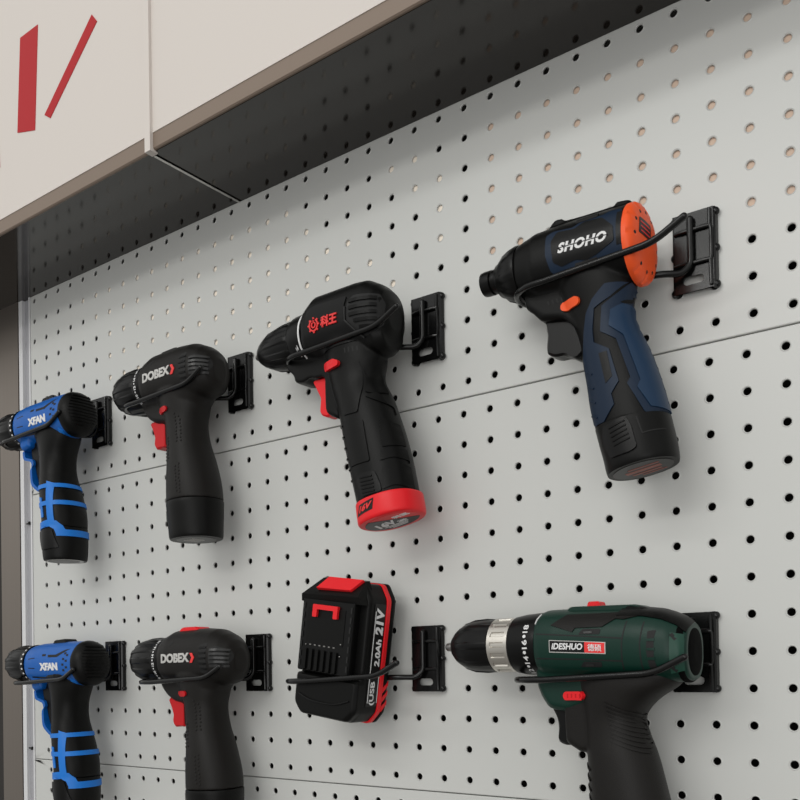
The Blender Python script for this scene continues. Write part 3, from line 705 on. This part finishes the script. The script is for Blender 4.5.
# ------------------------------------------------------------------ blue drill (two of them)
def blue_drill(label, loc):
    t = thing('cordless_drill', label, 'power tool', loc)
    body = Geo().bodyloft([(-69, -1, 20.5, 20), (-64, -1, 22, 21), (-50, -0.5, 23, 21.8), (0, -0.5, 24, 22.3), (26, -1, 24, 22.3)], e=2.2)
    front = Geo(); front.prism(round_poly([(-61, -10), (-61, -27), (-57, -31), (-42, -28), (-42, -10)], 2), -17, 17, 3)
    hs = fuse([body, front], 'front_housing', BLUE, t); bv0 = bvh_of([hs])
    # rear cover with ribs
    cap = Geo().bodyloft([(23, -1, 24.2, 22.4), (26, -1, 24.6, 22.8), (31, -1.5, 23.8, 22), (35.5, -2, 21, 19.2), (38.5, -2, 15.5, 14), (39.6, -2, 8, 7)], e=2.1)
    cp = cap.build('rear_cover', BLK, t, 50); cb = bvh_of([cp])
    g = Geo()
    for k in range(11):
        z = 17 - 3.4 * k; w_ = math.sqrt(max(0, 21.5 ** 2 - z * z)) * 0.82; drape(g, strip([(-w_, z), (-w_ / 2, z), (0, z), (w_ / 2, z), (w_, z)], 1.6), cb, 1.2, 'rear', 1.6)
    g.build('cover_rib', BLK, cp)
    h = Geo().handle([(-44, -14, 24, -10, 21), (-36, -28, 19, -24, 20), (-31, -44, 10, -42, 19), (-29, -60, 8, -58, 19.5), (-28, -74, 11, -72, 21.5), (-25, -92, 17.5, -90, 23.5), (-22, -110, 22.5, -109, 24.2), (-22, -124, 23, -124, 24.2)])
    gp = Geo().prism(round_poly([(-52, -20), (-48, -44), (-44, -48), (-40, -60), (-34, -72), (-20, -76), (-16, -20)], 4), -9, 9, 2)
    hd = fuse([h, gp], 'handle', BLK, t); bv = bvh_of([hd])
    fl = lambda a, x: 1 + (0.055 if (-113 < x < -80 and math.cos(11 * a) > 0.3) else 0)
    Geo().lathe([(-123, 5), (-122.5, 9), (-119, 13), (-112, 17), (-103, 19.5), (-90, 20.6), (-80, 20.8), (-77, 20.4)], 0, n=120, flute=fl).build('chuck', BLKS, t)
    r_ = Geo().lathe([(-78, 19.5), (-77, 20.8), (-70, 21.6), (-69, 21.4)], 0).build('torque_ring', BLKS, t); rb = bvh_of([r_])
    g = Geo()
    for k in range(9):
        a = math.radians(60 - 15 * k); z = 21.3 * math.sin(a); q = 1.6 * max(0.35, math.cos(a)); drape(g, rect(-73, -70.2, z - q * 0.6, z + q * 0.6), rb, 0.25, step=1)
    g.build('ring_marks', WHITE, r_)
    part_text('lettering', WHITE, t, [('XFAN', ((-34, -8.0), (0, -8.0), (-34, 0.4)), dict(th=0.8, bold=0.05, space=0.92))], bv0)
    g = Geo(); drape(g, [(-20.1, 9.0), (-5, 9.0), (10, 14.0), (18, 14.8), (-2, 6.2), (-19, 6.2)], bv0, 0.12); drape(g, rect(-31, -24, 7.6, 10), bv0, 0.12)
    g.build('vent_recess', GROOVE, t)
    for (x, z) in ((12.5, 10), (10.5, 4), (9.5, -2), (10, -8), (16.5, 8), (15.5, 2), (15.5, -5)):
        g = Geo(); drape(g, rect(x - 2, x + 1.8, z - 1.2, z + 1.2), bv0, 0.12, step=1.2); g.build('vent_hole', GROOVE, t)
    g = Geo(); drape(g, strip([(-55, -15), (-20, -16.2), (0, -16)], 1.6), bv0, 0.15, step=2); drape(g, strip([(-58, 5), (-45, 6)], 1.0), bv0, 0.12, step=2); drape(g, strip([(-58, -5), (-45, -5.5)], 1.0), bv0, 0.12, step=2)
    g.build('panel_line', BLKS, t)
    g = Geo(); g.prism(round_poly([(-32, 20), (-28, 25.5), (-8, 26.5), (-4, 21)], 2), -8, 8, 1.5); g.build('gear_slider', BLKS, t)
    # lower blue trim in front of the grip and the trigger guard
    g = Geo(); drape(g, round_poly([(13.5, -20), (17, -16.5), (21.5, -20), (19, -23)], 1), bvh_of([hs, hd]), 0.6, step=1.5); g.build('blue_accent', BLUEL, t)
    gd = Geo(); gd.tube(fillet([(-55, -34, -30), (-74, -34, -32)], 1), 1.0, 6) if False else None
    gpts = [(-60, 0, -30), (-58, 0, -38), (-50, 0, -41), (-44, 0, -43), (-42, 0, -48), (-45, 0, -52), (-45, 0, -60), (-43, 0, -69), (-34, 0, -76), (-26, 0, -80)]
    rs = []
    for (x, y, z) in smooth_path(gpts, 4): rs.append([(x - 1.8, -12, z - 1.2), (x + 1.8, -12, z + 1), (x + 1.8, 12, z + 1), (x - 1.8, 12, z - 1.2)])
    gd.rings(rs); gd.build('trigger_guard', BLUE, t, 30)
    pull_trigger([(-52, -42), (-46, -46), (-44, -50), (-40, -50), (-36, -44), (-38, -38)], BLKS, t, 6)
    # blue stripes running round the grip
    def band(z0, z1, dz=0.0, name='grip_stripe'):
        secs = [(-28, -74, 11, -72, 21.5), (-25, -92, 17.5, -90, 23.5), (-22, -110, 22.5, -109, 24.2), (-22, -124, 23, -124, 24.2), (-21.5, -140, 23.5, -140, 24)]
        sm = spline(secs, 8); pick = [s for s in sm if z1 <= (s[1] + s[3]) / 2 <= z0]
        b = Geo(); rs2 = []
        for k, s in enumerate(pick):
            rs2.append(s)
        b.handle(rs2, sub=1, grow=1.0); return b.build(name, BLUEL, t, 40)
    band(-75.5, -81); band(-95, -100.5)
    g = Geo(); drape(g, [(-1, -73), (7, -76), (13.5, -120), (6, -119)], bv, 1.1); g.build('grip_stripe', BLUEL, t)
    g = Geo(); drape(g, round_poly([(-11, -90), (-6, -91), (-1.5, -113), (-6.5, -113)], 1), bv, 1.0); g.build('grip_stripe', BLUEL, t)
    bs = [(-22.2, -123, 23.4, -124, 24.6), (-22, -136, 24, -137, 24.8), (-21, -148, 23.6, -149, 24.4), (-19.5, -157, 22.6, -157, 23.8), (-18.5, -159.5, 21.6, -159.5, 22.6)]
    b = Geo(); b.handle(bs, sub=3, e=2.1); bt = b.build('battery', BLK, t, 40); bb = bvh_of([bt, hd])
    b3 = Geo(); drape(b3, [(-22.5, -120), (6, -116.5), (15, -118), (19, -123), (20.5, -127), (23.9, -127.5), (23.9, -134.5), (15.5, -134), (13, -127), (8, -124), (-20, -127)], bb, 1.1)
    b3.build('grip_stripe', BLUEL, t)
    b4 = Geo(); drape(b4, rect(-20, 22, -134.5, -127.5), bb, 1.1, 'rear'); b4.build('grip_stripe', BLUEL, t)
    g = Geo(); drape(g, round_poly([(-13, -128.5), (11, -127), (17, -147), (-4, -149)], 1.5), bb, 1.5); g.build('battery_latch', BLKS, bt)
    g = Geo(); drape(g, circ(1, 0, 19.5, 30), bb, 0.25, 'base', 3); lb = g.build('base_label', SILP, bt)
    g = Geo(); drape(g, circ(1, -1.5, 17, 30), bb, 0.4, 'base', 3)
    g.build('label_print', LABELK, lb)
    return t
blue_drill('upper of the two blue drills at the far left, above the other', wall_pos(103.5, 43, 176))
blue_drill('lower of the two blue drills at the far left, near the bottom corner', wall_pos(121, 43, -96))

# ------------------------------------------------------------------ dark green drill with silver chuck band
def green_drill():
    t = thing('cordless_drill', 'dark green cordless drill with a silver chuck band and red switch at lower right', 'power tool', wall_pos(777.5, 43, -92))
    body = Geo().bodyloft([(-83, 0, 22, 22), (-78, 0, 24, 24), (-68, -0.5, 24.6, 25), (-10, -2, 24.4, 25.5), (4, -3.5, 24, 25), (12, -5, 22.8, 23.5), (19, -6.5, 21, 21), (23.5, -8, 18.5, 17)], e=2.4)
    neck = Geo(); neck.prism(round_poly([(-86, -14), (-86, -28), (-82, -38), (-76, -46), (-60, -48), (-40, -40), (-40, -14)], 4), -15, 15, 4)
    hs = fuse([body, neck], 'housing', GREEN, t); bv = bvh_of([hs])
    h = Geo().handle([(-60, -22, 18, -22, 22), (-58, -30, 12, -30, 22), (-55, -40, -2, -39, 21), (-53, -52, -11, -50, 19.5), (-52, -64, -9, -62, 20), (-50.5, -80, -3.5, -77, 22), (-49, -105, 3, -103, 24), (-46, -135, 10, -132, 25), (-44, -150, 13, -147, 25.5)])
    gu = Geo(); gu.prism(round_poly([(-66, -20), (-64, -69), (-52, -76), (-40, -70), (-20, -30), (10, -26), (16, -20)], 3), -14, 14, 3)
    hd = fuse([h, gu], 'handle', BLKG, t); bh = bvh_of([hs, hd])
    rs_ = fuse([Geo().bodyloft([(17.5, -6.2, 22.0, 22.2), (20.8, -7.2, 21.0, 20.3), (22.8, -7.8, 18, 16.5), (24.2, -8.2, 13, 11), (24.9, -8.4, 7, 6)], e=2.3)], 'rear_cover', MATTE, t, 0.9)
    g = Geo(); drape(g, [(-22, 16.5), (-4, 15.5), (8, 13), (17, 9), (22.5, 4), (24, 14), (10, 22), (-20, 24)], bv, 0.9); g.build('rear_overlay', BLK, t, 30)
    fl = lambda a, x: 1 + (0.05 if (-154 < x < -124 and math.cos(8 * a) > 0.55) else 0)
    c = Geo().lathe([(-161, 6), (-160, 9), (-156, 13), (-150, 16.5), (-142, 18.8), (-132, 19.4), (-123, 19.6), (-122, 18.5)], 0, n=128, flute=fl).build('chuck', BLKS, t)
    Geo().lathe([(-169, 2.4), (-168, 3.2), (-163, 3.8), (-160, 4.5)], 0).build('chuck_jaw', STL, c)
    fb = lambda a, x: 1 - (0.05 if (-119.5 < x < -108 and math.cos(16 * a) > 0.25) else 0)
    Geo().lathe([(-122.5, 18.8), (-122, 20), (-119.6, 20), (-119, 20), (-108.5, 20), (-108, 20), (-105.5, 20), (-105, 19)], 0, n=192, flute=fb).build('silver_band', SILV, c)
    r_ = Geo().lathe([(-105, 19), (-104.5, 20.6), (-97, 21.8), (-84.5, 22.6), (-82.5, 22.4)], 0).build('torque_ring', BLKS, t); rb = bvh_of([r_])
    items = []
    for k, s_ in enumerate(['18', '•', '16', '•', '14', '•', '12']):
        a = math.radians(29 - 15 * k); z = 22 * math.sin(a); hh = 5.2 * max(0.4, math.cos(a)); x = -89
        if s_ == '•': items.append((s_, ((x + 0.5, z - hh * 0.24), (x + 0.5, z + hh * 0.24), (x - 2.0, z - hh * 0.24)), dict(th=0.3, bold=0.02)))
        else: items.append((s_, ((x + 1.6, z - hh * 0.62), (x + 1.6, z + hh * 0.62), (x - 2.4, z - hh * 0.62)), dict(th=0.3, bold=0.02)))
    part_text('ring_numbers', WHITE, r_, items, rb)
    g = Geo(); drape(g, strip([(-82.2, 13.5), (-81.5, 17), (-80, 20.5)], 1.1), bvh_of([r_, hs]), 0.4, step=1); g.build('white_mark', WHITE, r_)
    # raised black top plate and slots
    g = Geo(); drape(g, [(-68, 12), (-58, 18.7), (-17.5, 18.6), (0, 17), (-16.2, 13.9), (-21.7, 14.6), (-30.2, 9.5), (-49.5, 9.5), (-51.5, 6.8)], bv, 0.8); g.build('top_overlay', BLKG, t, 30)
    g = Geo(); g.prism(round_poly([(-66, 20), (-60, 25.2), (-12, 24.4), (-4, 21), (0, 17), (-60, 17)], 2), -11, 11, 2); g.build('top_ridge', GREEN, t)
    g = Geo(); g.prism(round_poly([(-22, 20), (-18, 24.4), (-6, 22.4), (2, 18), (-20, 16)], 2), -12, 12, 2); g.build('ridge_end', BLK, t)
    g = Geo(); g.prism(round_poly([(-50, 23), (-48.5, 28.3), (-40.5, 28.3), (-39, 23)], 1.5), -6, 6, 1.2); g.build('gear_slider', REDB, t)
    for zc in (6.8, -15.0):
        g = Geo(); drape(g, round_poly([(-47, zc - 1.8), (-44, zc + 1.9), (-31, zc + 1.5), (-31.6, zc - 2)], 1), bv, 0.25, step=1.5); sl = g.build('vent_recess', GROOVE, t)
        g = Geo(); drape(g, strip([(-43, zc - 0.6), (-37, zc - 0.6)], 1.4), bv, 0.6, step=1); g.build('vent_fin', GREYD, sl)
    for nm, pts in (('panel_line', [(-80, 6.6), (-47, 4.2), (-16, 1.6)]), ('panel_line', [(-80, -10.4), (-47, -11.6), (-17, -13.3)]), ('panel_line', [(-13.5, 13), (-16, 0), (-16.8, -19.1)]), ('panel_line', [(-2, 12), (-4, -2), (-3.5, -20)])):
        g = Geo(); drape(g, strip(pts, 0.9), bv, 0.1, step=1.6); drape(g, strip([(x, z - 1.0) for x, z in pts] if pts[0][0] < -50 else [(x - 1.0, z) for x, z in pts], 0.7), bv, 0.35, step=1.6) if False else None
        g.build(nm, GROOVE, t)
    g = Geo(); drape(g, round_poly([(1.1, 5.6), (6.5, 6.2), (5.2, 0.5), (5.0, -12.5), (6, -17.5), (1.3, -18.1), (0.2, -6.6)], 0.8), bv, 0.2, step=1.5); vr = g.build('vent_recess', GROOVE, t)
    for k in range(3):
        g = Geo(); drape(g, strip([(0.8, 0 - 6 * k), (5.6, 0 - 6 * k)], 1.6), bv, 0.7, step=1.2); g.build('vent_fin', GREEN, vr)
    g = Geo(); drape(g, [(14.5, 4), (21.6, 2.5), (21.4, -19.5), (14, -21)], bvh_of([rs_, hs]), 1.7, step=1.8); g.build('rear_vent_panel', GREENL, t, 30)
    g = Geo()
    for (a_, b_) in (((15, 3), (18, -0.5)), ((15, -16.5), (18, -19.5))): drape(g, strip([a_, b_], 2), bvh_of([rs_, hs]), 1.9, step=1)
    g.build('vent_hole', GROOVE, t)
    # name plate
    g = Geo(); drape(g, [(-68.6, -6.4), (-27.4, -8.4), (-27.2, -0.6), (-68.6, 2.0)], bv, 0.5); pl = g.build('name_plate', SILP, t)
    g = Geo(); drape(g, [(-68, -5.8), (-42.3, -7.1), (-42.2, -0.1), (-68, 1.5)], bv, 0.7); g.build('black_field', LABELK, pl)
    g = Geo(); drape(g, [(-42.3, -7.1), (-28, -7.8), (-27.8, -1.1), (-42.2, -0.1)], bv, 0.7); g.build('red_field', REDP, pl)
    part_text('lettering', WHITE, pl, [('iDESHUO', ((-66.5, -4.4), (-43.5, -5.4), (-66.5, 0.0)), dict(th=1.0, bold=0.03, shear=0.2)), ('德硕', ((-39.8, -6.2), (-30, -6.8), (-39.8, -1.4)), dict(th=1.0, bold=0.01))], bv)
    g = Geo(); drape(g, round_poly([(-63, -36.3), (-61.5, -33.6), (-47.8, -33.5), (-45.9, -36.2), (-47.6, -39.1), (-61.6, -39.6)], 2), bh, 2.4, step=1.5); g.build('direction_switch', REDB, t)
    g = Geo()
    for k in range(4): drape(g, strip([(-59.2 + 3 * k, -35), (-59.2 + 3 * k, -38)], 0.7), bh, 2.7, step=1)
    g.build('switch_print', RED, t)
    pull_trigger([(-78, -42), (-73.5, -50), (-72, -58), (-72.5, -69), (-67, -71.5), (-58, -71), (-54, -42)], BLKS, t, 7)
    for k in range(9):
        z0 = -41 - 3.1 * k; x0 = -31 + 0.5 * k
        pts = [(x0 + 22 * q / 8, z0 - 2.2 * q / 3 - 2.6 * math.sin(PI * q / 16)) for q in range(9)]
        g = Geo(); drape(g, strip(pts, 1.3), bh, 0.9, step=1.5); g.build('grip_rib', BLKG, t)
    for k in range(7):
        g = Geo(); drape(g, strip([(-51 + 0.3 * k, -82 - 7 * k), (-44 + 0.3 * k, -87 - 7 * k)], 1.3), bh, 0.8, step=1.5); g.build('grip_rib', BLKG, t)
    b = Geo(); b.handle([(-52, -148, 20, -146, 27), (-56, -153, 26, -151, 30), (-58, -165, 30, -164, 32), (-56, -180, 30, -180, 31), (-50, -184, 26, -184, 28)], sub=3, e=3.2); b.build('battery', BLK, t)
    return t
green_drill()

# ------------------------------------------------------------------ loose battery pack
def battery_pack():
    t = thing('battery_pack', 'black slide battery pack with red stripe and 21V side label', 'battery', wall_pos(503, 41, -89.5), rot=(0, math.radians(8.5), 0))
    # local: x across, z up, front (contacts) at y = -21
    def slab(x0, x1, z0, z1, y0, y1, r, bev=1.2): return Geo().prism(round_poly(rect(x0, x1, z0, z1), r), y0, y1, bev)
    core = Geo().prism(round_poly([(-34, -50), (-26, -60), (26, -60), (34, -50), (34, 44), (26, 56), (-22, 56), (-34, 40)], 3), -14, 12, 2.5)
    lower = Geo().prism(round_poly([(-34, -50), (-26, -59), (26, -59), (34, -50), (34, -24), (-34, -24)], 3), -21, 5, 3)
    back = Geo().prism(round_poly([(-35, -50), (-27, -61), (27, -61), (35, -50), (35, 45), (27, 57), (-23, 57), (-35, 41)], 3), 13, 22, 3.5)
    g = Geo(); g.v = []; 
    o = fuse([core, lower], 'case', BLK, t, 1.0, 3); 
    bk = back.build('back_shell', BLK, t, 40)
    st = Geo().prism(round_poly([(-34.6, -50), (-27, -61.2), (27, -61.2), (35.2, -50), (35.2, 44), (27, 56.6), (-22, 56.6), (-34.6, 40.5)], 3), 8.2, 13.6, 0.6); st.build('red_stripe', REDB, t, 30)
    # sloping hood over the rail plate
    hd = Geo()
    yb = -6
    hd.add([(-34, -21, 36), (31, -21, 38), (34, yb, 38), (-34, yb, 34), (-20, yb - 2, 58), (27, yb - 2, 58), (-32, -24, 42), (29, -24, 44), (-20, -12, 57), (26, -12, 57)],
           [(0, 1, 7, 6), (6, 7, 9, 8), (8, 9, 5, 4), (0, 6, 8, 4, 3), (1, 2, 5, 9, 7), (0, 3, 2, 1), (3, 4, 5, 2)])
    h = hd.build('hood', BLK, t, 20)
    rp = Geo(); 
    pts = [(-17.5, 47), (19, 47.5), (25, 57), (-12, 57)]
    def slope_y(z): return -24 + (z - 43) * (12 / 14.0)
    rp.add([(x, slope_y(z) - 2.2, z + 1.4) for x, z in pts] + [(x, slope_y(z) + 0.5, z - 0.4) for x, z in pts], [(0, 1, 2, 3), (0, 4, 5, 1), (1, 5, 6, 2), (2, 6, 7, 3), (3, 7, 4, 0), (7, 6, 5, 4)])
    rp.build('release_button', REDB, t, 20)
    rail = Geo().prism(round_poly(rect(-31, 25, -22, 39), 1.5), -22.5, -13, 1); rl = rail.build('rail_plate', BLKS, t, 30)
    for x in (-29, 22.5):
        for k in range(7): Geo().box(x, x + 1.5, -23.2, -22, -18 + 8 * k, -13 + 8 * k).build('rail_slot', GROOVE, rl)
    for k in range(6):
        x = -24 + 6.6 * k; Geo().prism(round_poly(rect(x, x + 3.4, -21, -3), 1), -24.4, -22, 0.6).build('rail_rib', BLK, rl)
    Geo().box(-24, 17, -22.9, -22, 2, 32).build('rail_panel', BLK, rl)
    g = Geo()
    for k in range(6): g.box(-19 + 5.2 * k, -17 + 5.2 * k, -23.2, -22.4, 0, 1)
    for x, z in ((-23, 0), (15, 4), (15, -6), (-22, -8)): g.ball((x, -23, z), 0.7, 8)
    g.build('rivet', STL, rl)
    lt = Geo()
    lt.prism(round_poly([(-17, 24), (-17, 34.5), (10, 34.5), (10, 24), (5.6, 24), (5.6, 30.5), (-12.4, 30.5), (-12.4, 24)], 0.8, 2), -25.4, -22.4, 0.0001)
    lt.build('latch', REDB, t, 30)
    gr = Geo(); gr.tube(smooth_path([(-27, -21.3, -42), (-12, -21.8, -46), (12, -21.8, -46), (28, -21.3, -41)], 5), 0.7, 8); gr.build('moulded_line', BLKS, t)
    # side label on the face turned to the right
    sl = Geo(); sl.box(33.8, 34.5, -7, 7.6, -45, 40); s_ = sl.build('side_label', LABELK, t)
    def side_text(name, m, txt, z0, z1, y0, y1, bold=0.03, shear=0.0, par=None):
        vs, fs = glyphs(txt, bold, shear); xa = min(v[0] for v in vs); xb = max(v[0] for v in vs); ya = min(v[1] for v in vs); yb_ = max(v[1] for v in vs)
        g = Geo(); g.add([(34.75, y1 + (y0 - y1) * (y - ya) / (yb_ - ya), z0 + (z1 - z0) * (x - xa) / (xb - xa)) for x, y in vs], fs)
        return g.build(name, m, par or s_, fix=False)
    side_text('lettering', WHITE, '21V', 14, 37, -4.5, 6, 0.05, 0.15)
    side_text('lettering', WHITE, '2.0Ah', -12, 11, -1.5, 5.5, 0.04, 0.15)
    side_text('lettering', WHITE, '(USB', -44, -24, -3.5, 4, 0.03)
    fr = Geo(); fr.box(34.5, 34.8, -5.6, -5.0, -42, 34); fr.box(34.5, 34.8, 6.6, 7.0, -42, -18); fr.build('label_line', WHITE, s_)
    for k in range(3):
        q = Geo(); q.add([(35.3, 13.5, -30 - 8 * k), (35.3, 20, -24 - 8 * k), (35.3, 20, -28 - 8 * k), (35.3, 13.5, -34 - 8 * k), (34.5, 13.5, -30 - 8 * k), (34.5, 20, -24 - 8 * k), (34.5, 20, -28 - 8 * k), (34.5, 13.5, -34 - 8 * k)], [(0, 1, 2, 3), (0, 4, 5, 1), (1, 5, 6, 2), (2, 6, 7, 3), (3, 7, 4, 0), (7, 6, 5, 4)])
        q.build('red_flash', REDB, bk)
    bl = Geo(); bl.box(-22, 22, -10, 8, -60.4, -59.6); bl.build('base_label', SILP, t)
    return t
battery_pack()
